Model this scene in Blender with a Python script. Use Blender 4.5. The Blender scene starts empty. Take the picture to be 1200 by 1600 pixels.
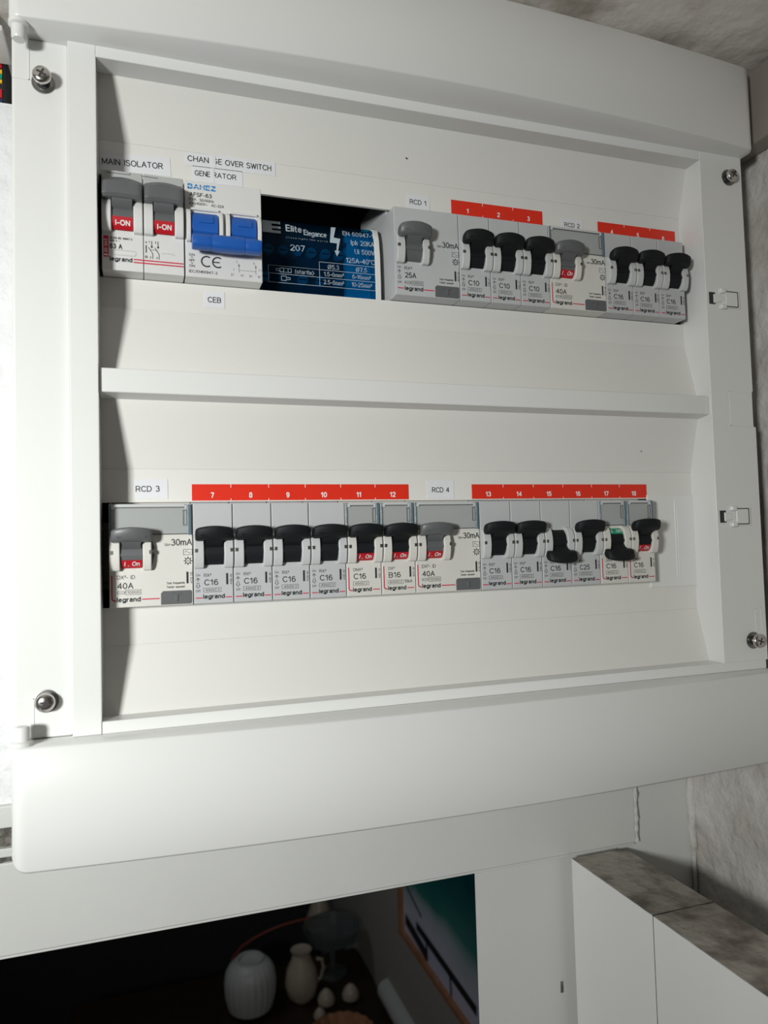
import bpy, bmesh, math, random
from mathutils import Vector, Matrix, noise
random.seed(4)
C = bpy.context.scene.collection
Z0 = 2.1                                   # height of the board's lower row above the floor (m)
def W(x, y, z): return Vector((x/1000.0, y/1000.0, z/1000.0 + Z0))   # board millimetres -> world metres

# ------------------------------------------------------------------ camera
def rodr(r):
    r = Vector(r); th = r.length; k = r/th
    return Matrix.Rotation(th, 3, k)
F_PX = 1150.0
cam_d = bpy.data.cameras.new('camera'); cam = bpy.data.objects.new('camera', cam_d); C.objects.link(cam)
cam_d.sensor_fit = 'VERTICAL'; cam_d.sensor_height = 36.0; cam_d.lens = F_PX/1600*36
cam_d.clip_start = 0.01; cam_d.clip_end = 50
R0 = Matrix(((1,0,0),(0,0,-1),(0,1,0)))
RC = rodr((-0.05150,-0.31957,-0.02000)) @ R0
M3 = (Matrix(((1,0,0),(0,-1,0),(0,0,-1))) @ RC).transposed()     # blender camera axes
cam.matrix_world = Matrix.Translation(W(13.06, -340.18, 23.14)) @ M3.to_4x4()
cam_d.dof.use_dof = True; cam_d.dof.focus_distance = 0.385; cam_d.dof.aperture_fstop = 13
sc = bpy.context.scene; sc.camera = cam

# ------------------------------------------------------------------ light
wd = bpy.data.worlds.new('world'); sc.world = wd; wd.use_nodes = True
wd.node_tree.nodes['Background'].inputs[0].default_value = (1.0, 0.945, 0.88, 1)
wd.node_tree.nodes['Background'].inputs[1].default_value = 0.13
def area(name, loc, target, size, power, col=(1,1,1), size_y=None):
    l = bpy.data.lights.new(name, 'AREA'); l.size = size; l.energy = power; l.color = col
    if size_y: l.shape = 'RECTANGLE'; l.size_y = size_y
    o = bpy.data.objects.new(name, l); C.objects.link(o); o.location = loc
    o.rotation_euler = (target - loc).to_track_quat('-Z', 'Y').to_euler(); return o
wl_ = area('window_light', W(-370, -570, 70), W(-70, 0, 10), 0.09, 1.42, (0.985, 1.0, 0.975)); wl_.data.spread = math.radians(88)
area('far_room_fill', W(-200, 1700, 180), W(650, 1700, -900), 0.3, 1.4, (0.9, 0.95, 1.0))  # unseen fill lamp, added to lift the picture and ornaments beyond the doorway
sc.view_settings.view_transform = 'Standard'; sc.view_settings.look = 'None'
sc.view_settings.exposure = 0.0; sc.view_settings.gamma = 1.0; sc.view_settings.use_curve_mapping = False

# ------------------------------------------------------------------ materials
def mat(name, col, rough=0.4, metal=0.0, spec=0.5, var=0.0, vscale=60, bump=0.0, bscale=200, bdist=0.0003, col2=None, thresh=None, detail=4, coat=0.0, alpha=None, trans=0.0):
    m = bpy.data.materials.new(name); m.use_nodes = True
    nt = m.node_tree; b = nt.nodes['Principled BSDF']
    b.inputs['Base Color'].default_value = (*col, 1); b.inputs['Roughness'].default_value = rough
    b.inputs['Metallic'].default_value = metal; b.inputs['Specular IOR Level'].default_value = spec
    b.inputs['Coat Weight'].default_value = coat
    if trans: b.inputs['Transmission Weight'].default_value = trans
    if alpha is not None: b.inputs['Alpha'].default_value = alpha
    tc = nt.nodes.new('ShaderNodeTexCoord')
    n = nt.nodes.new('ShaderNodeTexNoise'); n.inputs['Scale'].default_value = vscale; n.inputs['Detail'].default_value = detail
    nt.links.new(tc.outputs['Object'], n.inputs['Vector'])
    cr = nt.nodes.new('ShaderNodeValToRGB')
    c2 = col2 if col2 else tuple(c*(1-var) for c in col)
    t = thresh or (0.35, 0.65)
    cr.color_ramp.elements[0].position = t[0]; cr.color_ramp.elements[1].position = t[1]
    cr.color_ramp.elements[0].color = (*c2, 1); cr.color_ramp.elements[1].color = (*col, 1)
    nt.links.new(n.outputs['Fac'], cr.inputs['Fac']); nt.links.new(cr.outputs['Color'], b.inputs['Base Color'])
    if bump:
        n2 = nt.nodes.new('ShaderNodeTexNoise'); n2.inputs['Scale'].default_value = bscale; n2.inputs['Detail'].default_value = 5
        nt.links.new(tc.outputs['Object'], n2.inputs['Vector'])
        bp = nt.nodes.new('ShaderNodeBump'); bp.inputs['Strength'].default_value = bump; bp.inputs['Distance'].default_value = bdist
        nt.links.new(n2.outputs['Fac'], bp.inputs['Height']); nt.links.new(bp.outputs['Normal'], b.inputs['Normal'])
    return m
M = {}
M['cover'] = mat('white_cover_plastic', (0.74,0.745,0.73), 0.24, var=0.02, vscale=8, bump=0.05, bscale=900, bdist=0.0001)
M['tray'] = mat('white_mask_plastic', (0.72,0.715,0.685), 0.36, var=0.02, vscale=8, bump=0.06, bscale=700, bdist=0.0001)
M['inner'] = mat('interior_shade', (0.03,0.03,0.032), 0.7)  # near-black colour stands in for shade inside the housing, holes and gaps
M['rx'] = mat('grey_breaker_plastic', (0.50,0.515,0.525), 0.45, var=0.03)
M['rx_cheek'] = mat('light_grey_breaker_plastic', (0.55,0.565,0.57), 0.38, var=0.02)
M['dx'] = mat('cream_breaker_plastic', (0.66,0.65,0.61), 0.42, var=0.03)
M['dx_grey'] = mat('flap_grey_plastic', (0.42,0.43,0.425), 0.3, var=0.03)
M['sw_white'] = mat('white_switch_plastic', (0.68,0.68,0.67), 0.4, var=0.02)
M['black'] = mat('black_toggle_plastic', (0.007,0.008,0.010), 0.6, var=0.2, spec=0.3)
M['greytog'] = mat('grey_toggle_plastic', (0.115,0.12,0.125), 0.42, var=0.05)
M['blue'] = mat('blue_toggle_plastic', (0.012,0.10,0.42), 0.35, var=0.06)
M['red'] = mat('red_indicator', (0.48,0.008,0.018), 0.4, var=0.03)
M['green'] = mat('green_indicator', (0.0,0.28,0.14), 0.4, var=0.03)
M['ink'] = mat('black_ink', (0.012,0.012,0.014), 0.6)
M['inkgrey'] = mat('dark_grey_ink', (0.018,0.018,0.02), 0.6)
M['inkred'] = mat('red_ink', (0.55,0.006,0.045), 0.6)
M['inkblue'] = mat('blue_ink', (0.005,0.22,0.55), 0.6)
M['inkwhite'] = mat('white_ink', (0.80,0.80,0.80), 0.6)
M['inkpale'] = mat('pale_blue_ink', (0.42,0.50,0.56), 0.6)
M['paper'] = mat('paper', (0.70,0.71,0.74), 0.8, var=0.02, vscale=120)
M['strip'] = mat('red_tape', (0.72,0.030,0.012), 0.35, var=0.03)
M['steel'] = mat('chrome_steel', (0.62,0.60,0.57), 0.2, metal=1.0)
M['darksteel'] = mat('dull_steel', (0.30,0.30,0.29), 0.35, metal=1.0)
M['brass'] = mat('terminal_metal', (0.42,0.48,0.52), 0.35, metal=0.5)
M['tbody'] = mat('terminal_block_body', (0.015,0.03,0.05), 0.5)
M['tpale'] = mat('terminal_block_lit_body', (0.75,0.80,0.82), 0.5)  # pale colour stands in for light coming through the cover
M['clear'] = mat('clear_flap_plastic', (0.55,0.58,0.58), 0.12, alpha=0.16, spec=0.5)
M['clearedge'] = mat('bluish_flap_edge', (0.13,0.20,0.24), 0.15, alpha=0.85, spec=0.6)
M['plaster'] = mat('white_pebbled_plaster', (0.78,0.79,0.80), 0.8, var=0.08, vscale=60, bump=0.9, bscale=110, bdist=0.003)
M['ceiling'] = mat('rough_ceiling_plaster', (0.86,0.82,0.77), 0.85, col2=(0.58,0.53,0.47), vscale=22, thresh=(0.33,0.45), detail=8, bump=0.7, bscale=70, bdist=0.002)
M['sidewall'] = mat('grey_side_wall_plaster', (0.62,0.60,0.57), 0.85, col2=(0.50,0.475,0.44), vscale=34, thresh=(0.36,0.55), detail=7, bump=0.8, bscale=90, bdist=0.004)
M['mortar'] = mat('rough_mortar', (0.20,0.185,0.165), 0.95, var=0.5, vscale=160, bump=1.0, bscale=260, bdist=0.004)
M['gloss_paint'] = mat('white_gloss_paint', (0.64,0.645,0.625), 0.35, var=0.05, vscale=9, bump=0.12, bscale=30, bdist=0.002)
M['doorpaint'] = mat('white_door_paint', (0.84,0.845,0.83), 0.5, var=0.05, vscale=10, bump=0.15, bscale=40, bdist=0.001)
M['doortop'] = mat('dusty_bare_door_top', (0.42,0.39,0.34), 0.9, col2=(0.17,0.145,0.12), vscale=46, thresh=(0.38,0.60), detail=9, bump=0.7, bscale=150, bdist=0.0015)
M['trunk'] = mat('beige_trunking', (0.30,0.265,0.235), 0.5, var=0.05, vscale=20)
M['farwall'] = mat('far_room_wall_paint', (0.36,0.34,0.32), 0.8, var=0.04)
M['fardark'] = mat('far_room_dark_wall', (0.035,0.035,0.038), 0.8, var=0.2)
M['wood'] = mat('dark_wood', (0.03,0.018,0.012), 0.4, var=0.4, vscale=30)
M['oak'] = mat('orange_oak', (0.42,0.20,0.10), 0.5, var=0.25, vscale=50)

# ------------------------------------------------------------------ mesh helpers
class MB:
    def __init__(s): s.v = []; s.f = []
    def add(s, vs, fs):
        n = len(s.v); s.v += [tuple(v) for v in vs]; s.f += [tuple(i+n for i in f) for f in fs]; return s
    def box(s, x0, x1, y0, y1, z0, z1):
        v = [(x,y,z) for x in (x0,x1) for y in (y0,y1) for z in (z0,z1)]
        return s.add(v, [(0,1,3,2),(4,6,7,5),(0,4,5,1),(2,3,7,6),(0,2,6,4),(1,5,7,3)])
    def extx(s, prof, x0, x1):                 # closed (y,z) profile swept along x
        n = len(prof)
        v = [(x0,y,z) for y,z in prof] + [(x1,y,z) for y,z in prof]
        f = [tuple(range(n))[::-1], tuple(range(n, 2*n))] + [(i, (i+1)%n, (i+1)%n+n, i+n) for i in range(n)]
        return s.add(v, f)
    def exty(s, prof, y0, y1):                 # closed (x,z) profile swept along y
        n = len(prof)
        v = [(x,y0,z) for x,z in prof] + [(x,y1,z) for x,z in prof]
        f = [tuple(range(n)), tuple(range(n, 2*n))[::-1]] + [(i, i+n, (i+1)%n+n, (i+1)%n) for i in range(n)]
        return s.add(v, f)
    def rings(s, rs, cap=True):
        n = len(rs[0]); v = [p for r in rs for p in r]; f = []
        for k in range(len(rs)-1):
            for i in range(n): f.append((k*n+i, k*n+(i+1)%n, (k+1)*n+(i+1)%n, (k+1)*n+i))
        if cap: f.append(tuple(range(n))[::-1]); f.append(tuple(range((len(rs)-1)*n, len(rs)*n)))
        return s.add(v, f)
    def cyl(s, c, axis, r, L, n=24, r2=None):   # from c along axis
        a = Vector(axis).normalized(); u = a.orthogonal().normalized(); w = a.cross(u); c = Vector(c)
        r2 = r if r2 is None else r2
        rs = [[tuple(p + (u*math.cos(t)+w*math.sin(t))*q) for t in [2*math.pi*i/n for i in range(n)]] for p, q in ((c, r), (c+a*L, r2))]
        return s.rings(rs)
    def lathe(s, c, prof, n=32, axis=(0,0,1), ribs=0, amp=0):
        a = Vector(axis).normalized(); u = a.orthogonal().normalized(); w = a.cross(u); c = Vector(c)
        rs = []
        for r, h in prof:
            rs.append([tuple(c + a*h + (u*math.cos(t)+w*math.sin(t))*(r*(1+amp*math.cos(ribs*t)))) for t in [2*math.pi*i/n for i in range(n)]])
        return s.rings(rs)
    def tube(s, pts, r, n=10):
        pts = [Vector(p) for p in pts]; rs = []
        for i, p in enumerate(pts):
            d = (pts[min(i+1, len(pts)-1)] - pts[max(i-1, 0)]).normalized()
            u = d.cross(Vector((0.13,0.2,0.97))).normalized(); w = d.cross(u)
            q = r[i] if isinstance(r, (list, tuple)) else r
            rs.append([tuple(p + (u*math.cos(t)+w*math.sin(t))*q) for t in [2*math.pi*k/n for k in range(n)]])
        return s.rings(rs)
    def stroke(s, pts, w, y):                  # flat line of width w through (x,z) points on plane y
        y_ = y
        for i_, ((xa,za),(xb,zb)) in enumerate(zip(pts[:-1], pts[1:])):
            y = y_ - 0.006*(i_ % 4)
            d = Vector((xb-xa, zb-za)); L = d.length
            if L < 1e-6: continue
            d /= L; n = Vector((-d.y, d.x))*w/2; e = d*w*0.35
            a = (xa-e.x, za-e.y); b = (xb+e.x, zb+e.y)
            s.add([(a[0]-n.x,y,a[1]-n.y),(b[0]-n.x,y,b[1]-n.y),(b[0]+n.x,y,b[1]+n.y),(a[0]+n.x,y,a[1]+n.y)], [(0,1,2,3)])
        return s
    def rect(s, x0, x1, z0, z1, y): return s.add([(x0,y,z0),(x1,y,z0),(x1,y,z1),(x0,y,z1)], [(0,1,2,3)])
    def frame(s, x0, x1, z0, z1, w, y): return s.stroke([(x0,z0),(x1,z0),(x1,z1),(x0,z1),(x0,z0)], w, y)
    def mesh(s, name, smooth=True):
        me = bpy.data.meshes.new(name)
        me.from_pydata([(x/1000, y/1000, z/1000) for x,y,z in s.v], [], s.f)
        bm = bmesh.new(); bm.from_mesh(me)
        bmesh.ops.recalc_face_normals(bm, faces=bm.faces[:]) if smooth != 'flat' else None
        bm.to_mesh(me); bm.free()
        if smooth and smooth != 'flat':
            me.polygons.foreach_set('use_smooth', [True]*len(me.polygons))
            me.set_sharp_from_angle(angle=math.radians(38))
        return me
    def obj(s, name, m, parent=None, loc=None, bevel=0, seg=2, smooth=True):
        me = s.mesh(name, smooth); me.materials.append(m)
        o = bpy.data.objects.new(name, me); C.objects.link(o)
        if parent: o.parent = parent
        if loc is not None: o.location = loc
        if bevel: addbevel(o, bevel, seg)
        return o
def addbevel(o, w, seg=2):
    b = o.modifiers.new('bevel', 'BEVEL'); b.width = w/1000; b.segments = seg; b.limit_method = 'ANGLE'; b.angle_limit = math.radians(40); b.harden_normals = True
    return o
def put(name, me, parent=None, loc=None, bevel=0):
    o = bpy.data.objects.new(name, me); C.objects.link(o)
    if parent: o.parent = parent
    if loc is not None: o.location = loc
    if bevel: addbevel(o, bevel)
    return o
def tag(o, label=None, cat=None, group=None, kind=None):
    for k, v in (('label',label),('category',cat),('group',group),('kind',kind)):
        if v: o[k] = v
    return o
def empty(name, loc, label, cat, group=None):
    o = bpy.data.objects.new(name, None); o.empty_display_size = 0.01; C.objects.link(o); o.location = loc
    return tag(o, label, cat, group)

# ---- a small stroked alphabet in the style of plain sans-serif lettering (cap height 1)
def _a(cx, cy, rx, ry, a0, a1, n=9):
    return [(cx+rx*math.cos(math.radians(a0+(a1-a0)*i/n)), cy+ry*math.sin(math.radians(a0+(a1-a0)*i/n))) for i in range(n+1)]
_o = lambda cx, r=.24, ry=.34: _a(cx, .34, r, ry, 0, 360, 14)
GL = {
' ': (.28, []), '.': (.06, [[(0,.0),(.05,.0)]]), '·': (.1, [[(0,.4),(.06,.4)]]), '-': (.3, [[(0,.36),(.3,.36)]]), '/': (.3, [[(0,-.05),(.3,1.03)]]),
'(': (.2, [_a(.35,.42,.32,.66,125,235)]), ')': (.2, [_a(-.12,.42,.32,.66,55,-55)]), '°': (.26, [_a(.13,.86,.13,.13,0,360,8)]),
'~': (.5, [[(0,.32),(.12,.42),(.24,.38),(.36,.3),(.5,.42)]]), '∆': (.6, [[(0,0),(.3,.95),(.6,0),(0,0)]]), 'Ø': (.72, [_a(.36,.5,.34,.5,0,360,16), [(.05,-.03),(.68,1.03)]]),
'²': (.24, [_a(.12,.86,.12,.13,160,-20,6)+[(.0,.52),(.24,.52)]]), '³': (.24, [_a(.11,.88,.11,.11,150,-70,6)+_a(.11,.66,.13,.13,70,-150,6)]),
'A': (.66, [[(0,0),(.33,1),(.66,0)], [(.12,.34),(.54,.34)]]),
'B': (.58, [[(0,0),(0,1),(.3,1)]+_a(.3,.76,.24,.24,90,-90,7)+[(0,.53)], [(.3,.53)]+_a(.32,.265,.26,.265,90,-90,7)+[(0,0)]]),
'C': (.66, [_a(.36,.5,.36,.5,42,318,16)]), 'D': (.62, [[(0,0),(0,1),(.24,1)]+_a(.24,.5,.38,.5,90,-90,12)+[(0,0)]]),
'E': (.52, [[(.52,0),(0,0),(0,1),(.5,1)], [(0,.53),(.46,.53)]]), 'F': (.48, [[(0,0),(0,1),(.48,1)], [(0,.52),(.42,.52)]]),
'G': (.7, [_a(.36,.5,.36,.5,45,330,16)+[(.69,.46),(.4,.46)]]), 'H': (.6, [[(0,0),(0,1)], [(.6,0),(.6,1)], [(0,.53),(.6,.53)]]),
'I': (.04, [[(.02,0),(.02,1)]]), 'K': (.58, [[(0,0),(0,1)], [(.55,1),(0,.38)], [(.2,.6),(.58,0)]]), 'L': (.48, [[(0,1),(0,0),(.48,0)]]),
'M': (.72, [[(0,0),(0,1),(.36,.12),(.72,1),(.72,0)]]), 'N': (.6, [[(0,0),(0,1),(.6,0),(.6,1)]]), 'O': (.74, [_a(.37,.5,.37,.5,0,360,20)]),
'P': (.56, [[(0,0),(0,1),(.3,1)]+_a(.3,.74,.26,.26,90,-90,8)+[(0,.48)]]),
'R': (.6, [[(0,0),(0,1),(.32,1)]+_a(.32,.74,.26,.26,90,-90,8)+[(0,.48)], [(.32,.48),(.6,0)]]),
'S': (.58, [_a(.29,.75,.26,.25,35,215,9)+_a(.29,.25,.29,.26,75,-155,10)]), 'T': (.58, [[(0,1),(.58,1)], [(.29,1),(.29,0)]]),
'U': (.6, [[(0,1),(0,.3)]+_a(.3,.3,.3,.3,180,360,10)+[(.6,1)]]), 'V': (.62, [[(0,1),(.31,0),(.62,1)]]), 'W': (.9, [[(0,1),(.23,0),(.45,.95),(.67,0),(.9,1)]]),
'X': (.6, [[(0,0),(.6,1)], [(0,1),(.6,0)]]), 'Z': (.56, [[(.02,1),(.54,1),(0,0),(.56,0)]]),
'0': (.52, [_a(.26,.5,.26,.5,0,360,16)]), '1': (.3, [[(0,.76),(.24,1),(.24,0)]]), '2': (.52, [_a(.26,.73,.25,.27,165,-30,9)+[(.0,0),(.52,0)]]),
'3': (.52, [_a(.25,.76,.22,.24,150,-80,8)+_a(.25,.27,.27,.27,82,-150,9)]), '4': (.56, [[(.42,0),(.42,1),(0,.3),(.56,.3)]]),
'5': (.52, [[(.48,1),(.1,1),(.04,.52)]+_a(.25,.31,.27,.31,125,-150,10)]), '6': (.52, [_a(.27,.5,.26,.5,50,180,7)+[(.01,.34)]+_a(.26,.31,.25,.31,180,-180,12)]),
'7': (.5, [[(0,1),(.5,1),(.18,0)]]), '8': (.52, [_a(.26,.76,.22,.24,-90,270,12), _a(.26,.27,.26,.27,-90,270,12)]), '9': (.52, [_a(.26,.69,.25,.31,0,360,12), [(.51,.66)]+_a(.25,.5,.26,.5,0,-130,7)]),
'a': (.46, [_a(.23,.5,.2,.2,150,0,6)+[(.43,.0)], [(.43,.44)]+_a(.21,.2,.21,.2,70,290,8)+[(.43,.12)]]), 'b': (.5, [[(0,1),(0,0)], _a(.26,.34,.25,.34,0,360,12)]),
'c': (.44, [_a(.25,.34,.25,.34,45,315,10)]), 'd': (.5, [[(.5,1),(.5,0)], _a(.25,.34,.25,.34,0,360,12)]), 'e': (.48, [[(0,.38),(.48,.38)]+_a(.24,.34,.24,.34,8,310,12)]),
'f': (.28, [[(.28,.98)]+_a(.24,.82,.13,.16,90,180,4)+[(.11,0)], [(0,.66),(.26,.66)]]), 'g': (.5, [_a(.25,.34,.25,.34,0,360,12), [(.5,.68),(.5,-.05)]+_a(.25,-.05,.25,.23,0,-160,7)]),
'h': (.44, [[(0,1),(0,0)], [(0,.42)]+_a(.22,.45,.22,.23,180,0,7)+[(.44,0)]]), 'i': (.04, [[(.02,0),(.02,.68)], [(.0,.93),(.04,.93)]]), 'k': (.42, [[(0,0),(0,1)], [(.4,.68),(0,.28)], [(.14,.42),(.42,0)]]),
'l': (.04, [[(.02,0),(.02,1)]]), 'm': (.72, [[(0,0),(0,.68)], [(0,.44)]+_a(.18,.48,.18,.2,180,0,6)+[(.36,0)], [(.36,.48)]+_a(.54,.48,.18,.2,180,0,6)+[(.72,0)]]),
'n': (.44, [[(0,0),(0,.68)], [(0,.42)]+_a(.22,.45,.22,.23,180,0,7)+[(.44,0)]]), 'o': (.5, [_a(.25,.34,.25,.34,0,360,12)]), 'p': (.5, [[(0,.68),(0,-.28)], _a(.26,.34,.25,.34,0,360,12)]),
'q': (.5, [[(.5,.68),(.5,-.28)], _a(.25,.34,.25,.34,0,360,12)]), 'r': (.28, [[(0,0),(0,.68)], [(0,.4)]+_a(.22,.42,.22,.25,180,80,5)]),
's': (.4, [_a(.2,.51,.18,.17,35,215,7)+_a(.2,.17,.2,.18,75,-155,8)]), 't': (.28, [[(.1,.9),(.1,.16)]+_a(.22,.14,.12,.14,180,280,4), [(0,.66),(.27,.66)]]),
'u': (.44, [[(0,.68),(0,.24)]+_a(.22,.23,.22,.23,180,360,7)+[(.44,.68)], [(.44,.2),(.44,0)]]), 'v': (.44, [[(0,.68),(.22,0),(.44,.68)]]), 'w': (.66, [[(0,.68),(.17,0),(.33,.62),(.49,0),(.66,.68)]]),
'x': (.42, [[(0,0),(.42,.68)], [(0,.68),(.42,0)]]), 'y': (.44, [[(0,.68),(.23,.02)], [(.44,.68),(.16,-.28)]]), 'z': (.4, [[(0,.68),(.4,.68),(0,0),(.4,0)]]),
}
GL['Σ'] = GL['E']
def layout(s, gap=.2):
    x = 0; out = []
    for ch in s:
        w, pl = GL[ch]
        for p in pl: out.append([(x+a, b) for a, b in p])
        x += w + gap
    return out, x-gap
def txt(mb, s, x0, x1, z0, h, y, bold=0.0, rot=0.0, shear=0.0):
    """letters on plane y, cap height h, baseline z0, squeezed to span x0..x1; rot=90 runs upwards from (x0,z0) for length x1-x0"""
    pl, W_ = layout(s, .2+bold*3); wt = (.125+bold*3.4)*h; sx = (x1-x0-wt)/W_; sy = (h-wt)
    for p in pl:
        q = []
        for a, b in p:
            lx, lz = wt/2+a*sx, wt/2+b*sy; lx += lz*shear
            if rot == 90: q.append((x0-lz, z0+lx))
            elif rot: c, t = math.cos(math.radians(rot)), math.sin(math.radians(rot)); q.append((x0+lx*c-lz*t, z0+lx*t+lz*c))
            else: q.append((x0+lx, z0+lz))
        mb.stroke(q, wt, y)
def txc(mb, s, c, z0, h, y, bold=0.0, sq=0.92):
    w = layout(s, .2+bold*3)[1]*h*sq + .1*h; txt(mb, s, c-w/2, c+w/2, z0, h, y, bold)

# ================================================================== THE SETTING
def struct(o): o['kind'] = 'structure'; return o
def sbox(name, m, boxes, bevel=0):
    mb = MB()
    for b in boxes: mb.box(*b)
    # metre location at world origin of the board frame
    return struct(mb.obj(name, m, None, (0,0,Z0), bevel, smooth=False))
ZF = -2100
YW = 80
sbox('floor', M['wood'], [(-3000, 3000, -2500, 4200, ZF-60, ZF)])
sbox('wall_back', M['plaster'], [(-2600, -600, YW, YW+120, ZF, 300), (-600, -42, YW, YW+120, -112, 263), (-42, 369, YW, YW+120, -112, 300),
                                 (-600, -42, YW+90, YW+120, 263, 300)])
o = sbox('ceiling', M['ceiling'], [(-2600, 369, -2400, YW, 300, 340)])
sbox('wall_right', M['sidewall'], [(369, 480, -2400, YW+120, ZF, 340)])
# displaced plaster skins so that the roughness is real relief
def skin(name, m, pt, nu, nv, amp, sc_, seedv, parent, lab=None):
    mb = MB(); vs = []; fs = []
    for i in range(nu+1):
        for j in range(nv+1):
            p, n = pt(i/nu, j/nv); p = Vector(p); q = p*sc_ + Vector(seedv)
            d = abs(noise.fractal(q, 1.0, 2.1, 5))**1.0*amp + max(0, noise.noise(q*0.35)-0.1)*amp*1.3
            vs.append(tuple(p + Vector(n)*d))
    for i in range(nu):
        for j in range(nv):
            a = i*(nv+1)+j; fs.append((a, a+1, a+nv+2, a+nv+1))
    mb.add(vs, fs); ob = mb.obj(name, m, parent); return ob
ceil = bpy.data.objects['ceiling']
skin('plaster_skin', M['ceiling'], lambda u,v: ((120+u*248, -160+v*240, 299.6), (0,0,-1)), 110, 110, 1.3, 0.022, (3,1,7), ceil)
skin('plaster_skin', M['sidewall'], lambda u,v: ((368.6, -90+u*170, -330+v*590), (-1,0,0)), 60, 200, 1.8, 0.024, (9,4,2), bpy.data.objects['wall_right'])
# rough mortar bed above the door head
mb = MB(); n = 150
for k, (za, zb, ya, am) in enumerate(((-101, -112, 76, 0.6), (-112, -122, 79, 1.4), (-122, -126, 74, 0.4), (-126, -131, 79, 1.0))):
    pass
sbox('trim_4', M['gloss_paint'], [(-600, 366, 76, 80.5, -112, -101), (-600, 366, 75, 80.5, -126, -121.5)], 0.8)
vs=[];fs=[]
for i in range(221):
    for j in range(5):
        x = -100 + i*2.13; z = -131 + j*5.2
        vs.append((x, 79.2 - abs(noise.fractal(Vector((x*0.2, z*0.3, 1.7)), 1, 2, 4))*3.0, z))
for i in range(220):
    for j in range(4):
        a = i*5+j; fs.append((a, a+1, a+6, a+5))
struct(MB().add(vs, fs).obj('trim_5', M['mortar'], None, (0,0,Z0)))
# door head casing, post under it, short piece of wall beside it
sbox('trim_1', M['gloss_paint'], [(-620, 319, 76.5, 100, -174.9, -129)], 1.2)
sbox('trim_6', M['gloss_paint'], [(-620, 319, 78, 100, -176.5, -175.1)], 0.5)
vs = [(x,y,z) for z in (ZF, -176.6) for x,y in ((206,84),(309,84),(309,200),(264,200))]
struct(MB().add(vs, [(0,1,2,3),(4,5,6,7),(0,1,5,4),(1,2,6,5),(2,3,7,6),(3,0,4,7)]).obj('trim_2', M['gloss_paint'], None, (0,0,Z0), smooth=False))
sbox('trim_3', M['gloss_paint'], [(-640, -600, 70, 210, ZF, -112)], 1.0)
sbox('wall_back_pier', M['gloss_paint'], [(309.5, 369, 80, 200, ZF, -112)], 0.0)
# white run of filler down the corner
vs=[]; pts=[]; rr=[]
for i in range(50):
    z = -105 - i*3.2
    pts.append((365.5+1.8*noise.noise(Vector((z*.05,0,3))), 78+1.0*noise.noise(Vector((z*.07,5,3))), z)); rr.append(2.6+1.6*noise.noise(Vector((z*.12,2,9))) if i < 26 else max(0.6, 1.6-(i-26)*0.06))
struct(MB().tube(pts, rr, 9).obj('trim_7', M['sidewall'], None, (0,0,Z0)))
pts = [(320.0+0.7*noise.noise(Vector((i*.4,0,1))), 78.6, -104-i*1.9) for i in range(38)]
struct(MB().tube(pts, [2.3+0.8*noise.noise(Vector((i*.5,3,1))) for i in range(38)], 8).obj('trim_10', M['gloss_paint'], None, (0,0,Z0)))
# smooth beige trunking high on the side wall
mb = MB(); mb.box(355, 368.8, -400, 78, 252, 296)
struct(mb.obj('trim_8', M['trunk'], None, (0,0,Z0), 2.0))
# open door seen from above: two leaves of painted board, bare tops
door = bpy.data.objects.new('door_1', None); C.objects.link(door); door.location = (0.289, 0.077, 0.0); struct(door)
def dl(x, y, z): return (x-289, y-77, z+2100)
MB().box(*sum(([dl(269.05,-3.3,0)[0], dl(308.9,0,0)[0]], [dl(0,-3.15,0)[1], dl(0,-2.55,0)[1]], [dl(0,0,ZF+12)[2], dl(0,0,-176.1)[2]]), [])).obj('joint', M['inner'], door)
for (ya, yb) in ((-2.6, 75), (-720, -3.1)):
    mb = MB(); p = dl(269, ya, ZF+10); q = dl(309, yb, -176.6); mb.box(p[0], q[0], p[1], q[1], p[2], q[2])
    mb.obj('door_panel', M['doorpaint'], door, None, 0.12)
    # dusty top with slightly chipped edge
    vs=[];fs=[]; n = max(8, int((yb-ya)/3)); 
    for i in range(n+1):
        y = ya + (yb-ya)*i/n
        for j in range(11):
            x = 269.2 + j*3.96
            e = 0.5*noise.noise(Vector((y*.15, 1, 2))) if j == 0 else (0.4*noise.noise(Vector((y*.13, 7, 2))) if j == 10 else 0)
            vs.append(dl(x+e, y, -176.3 + 0.35*noise.noise(Vector((x*.12,y*.12,0)))))
    for i in range(n):
        for j in range(10):
            a=i*11+j; fs.append((a,a+1,a+12,a+11))
    MB().add(vs,fs).obj('door_top_edge', M['doortop'], door)
# far room beyond the doorway
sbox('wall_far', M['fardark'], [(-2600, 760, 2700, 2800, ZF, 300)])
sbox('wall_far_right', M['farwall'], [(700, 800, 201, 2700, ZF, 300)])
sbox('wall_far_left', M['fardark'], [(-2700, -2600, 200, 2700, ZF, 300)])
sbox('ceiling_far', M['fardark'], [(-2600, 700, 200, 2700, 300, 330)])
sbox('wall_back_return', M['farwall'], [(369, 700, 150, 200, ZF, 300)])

# ================================================================== THE BOARD
board = empty('distribution_board', W(156, YW, 96), 'large white two-row electrical distribution board with its door off, fixed above the doorway', 'fuse box')
BO = W(156, YW, 96)
def bobj(mb, name, m, bevel=0, seg=2, parent=None, smooth=True):
    o = mb.obj(name, m, parent or board, None, bevel, seg, smooth)
    if parent is None or parent is board: o.location = -(BO - Vector((0,0,Z0)))
    return o
X0, X1 = -36.3, 348.4
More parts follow.
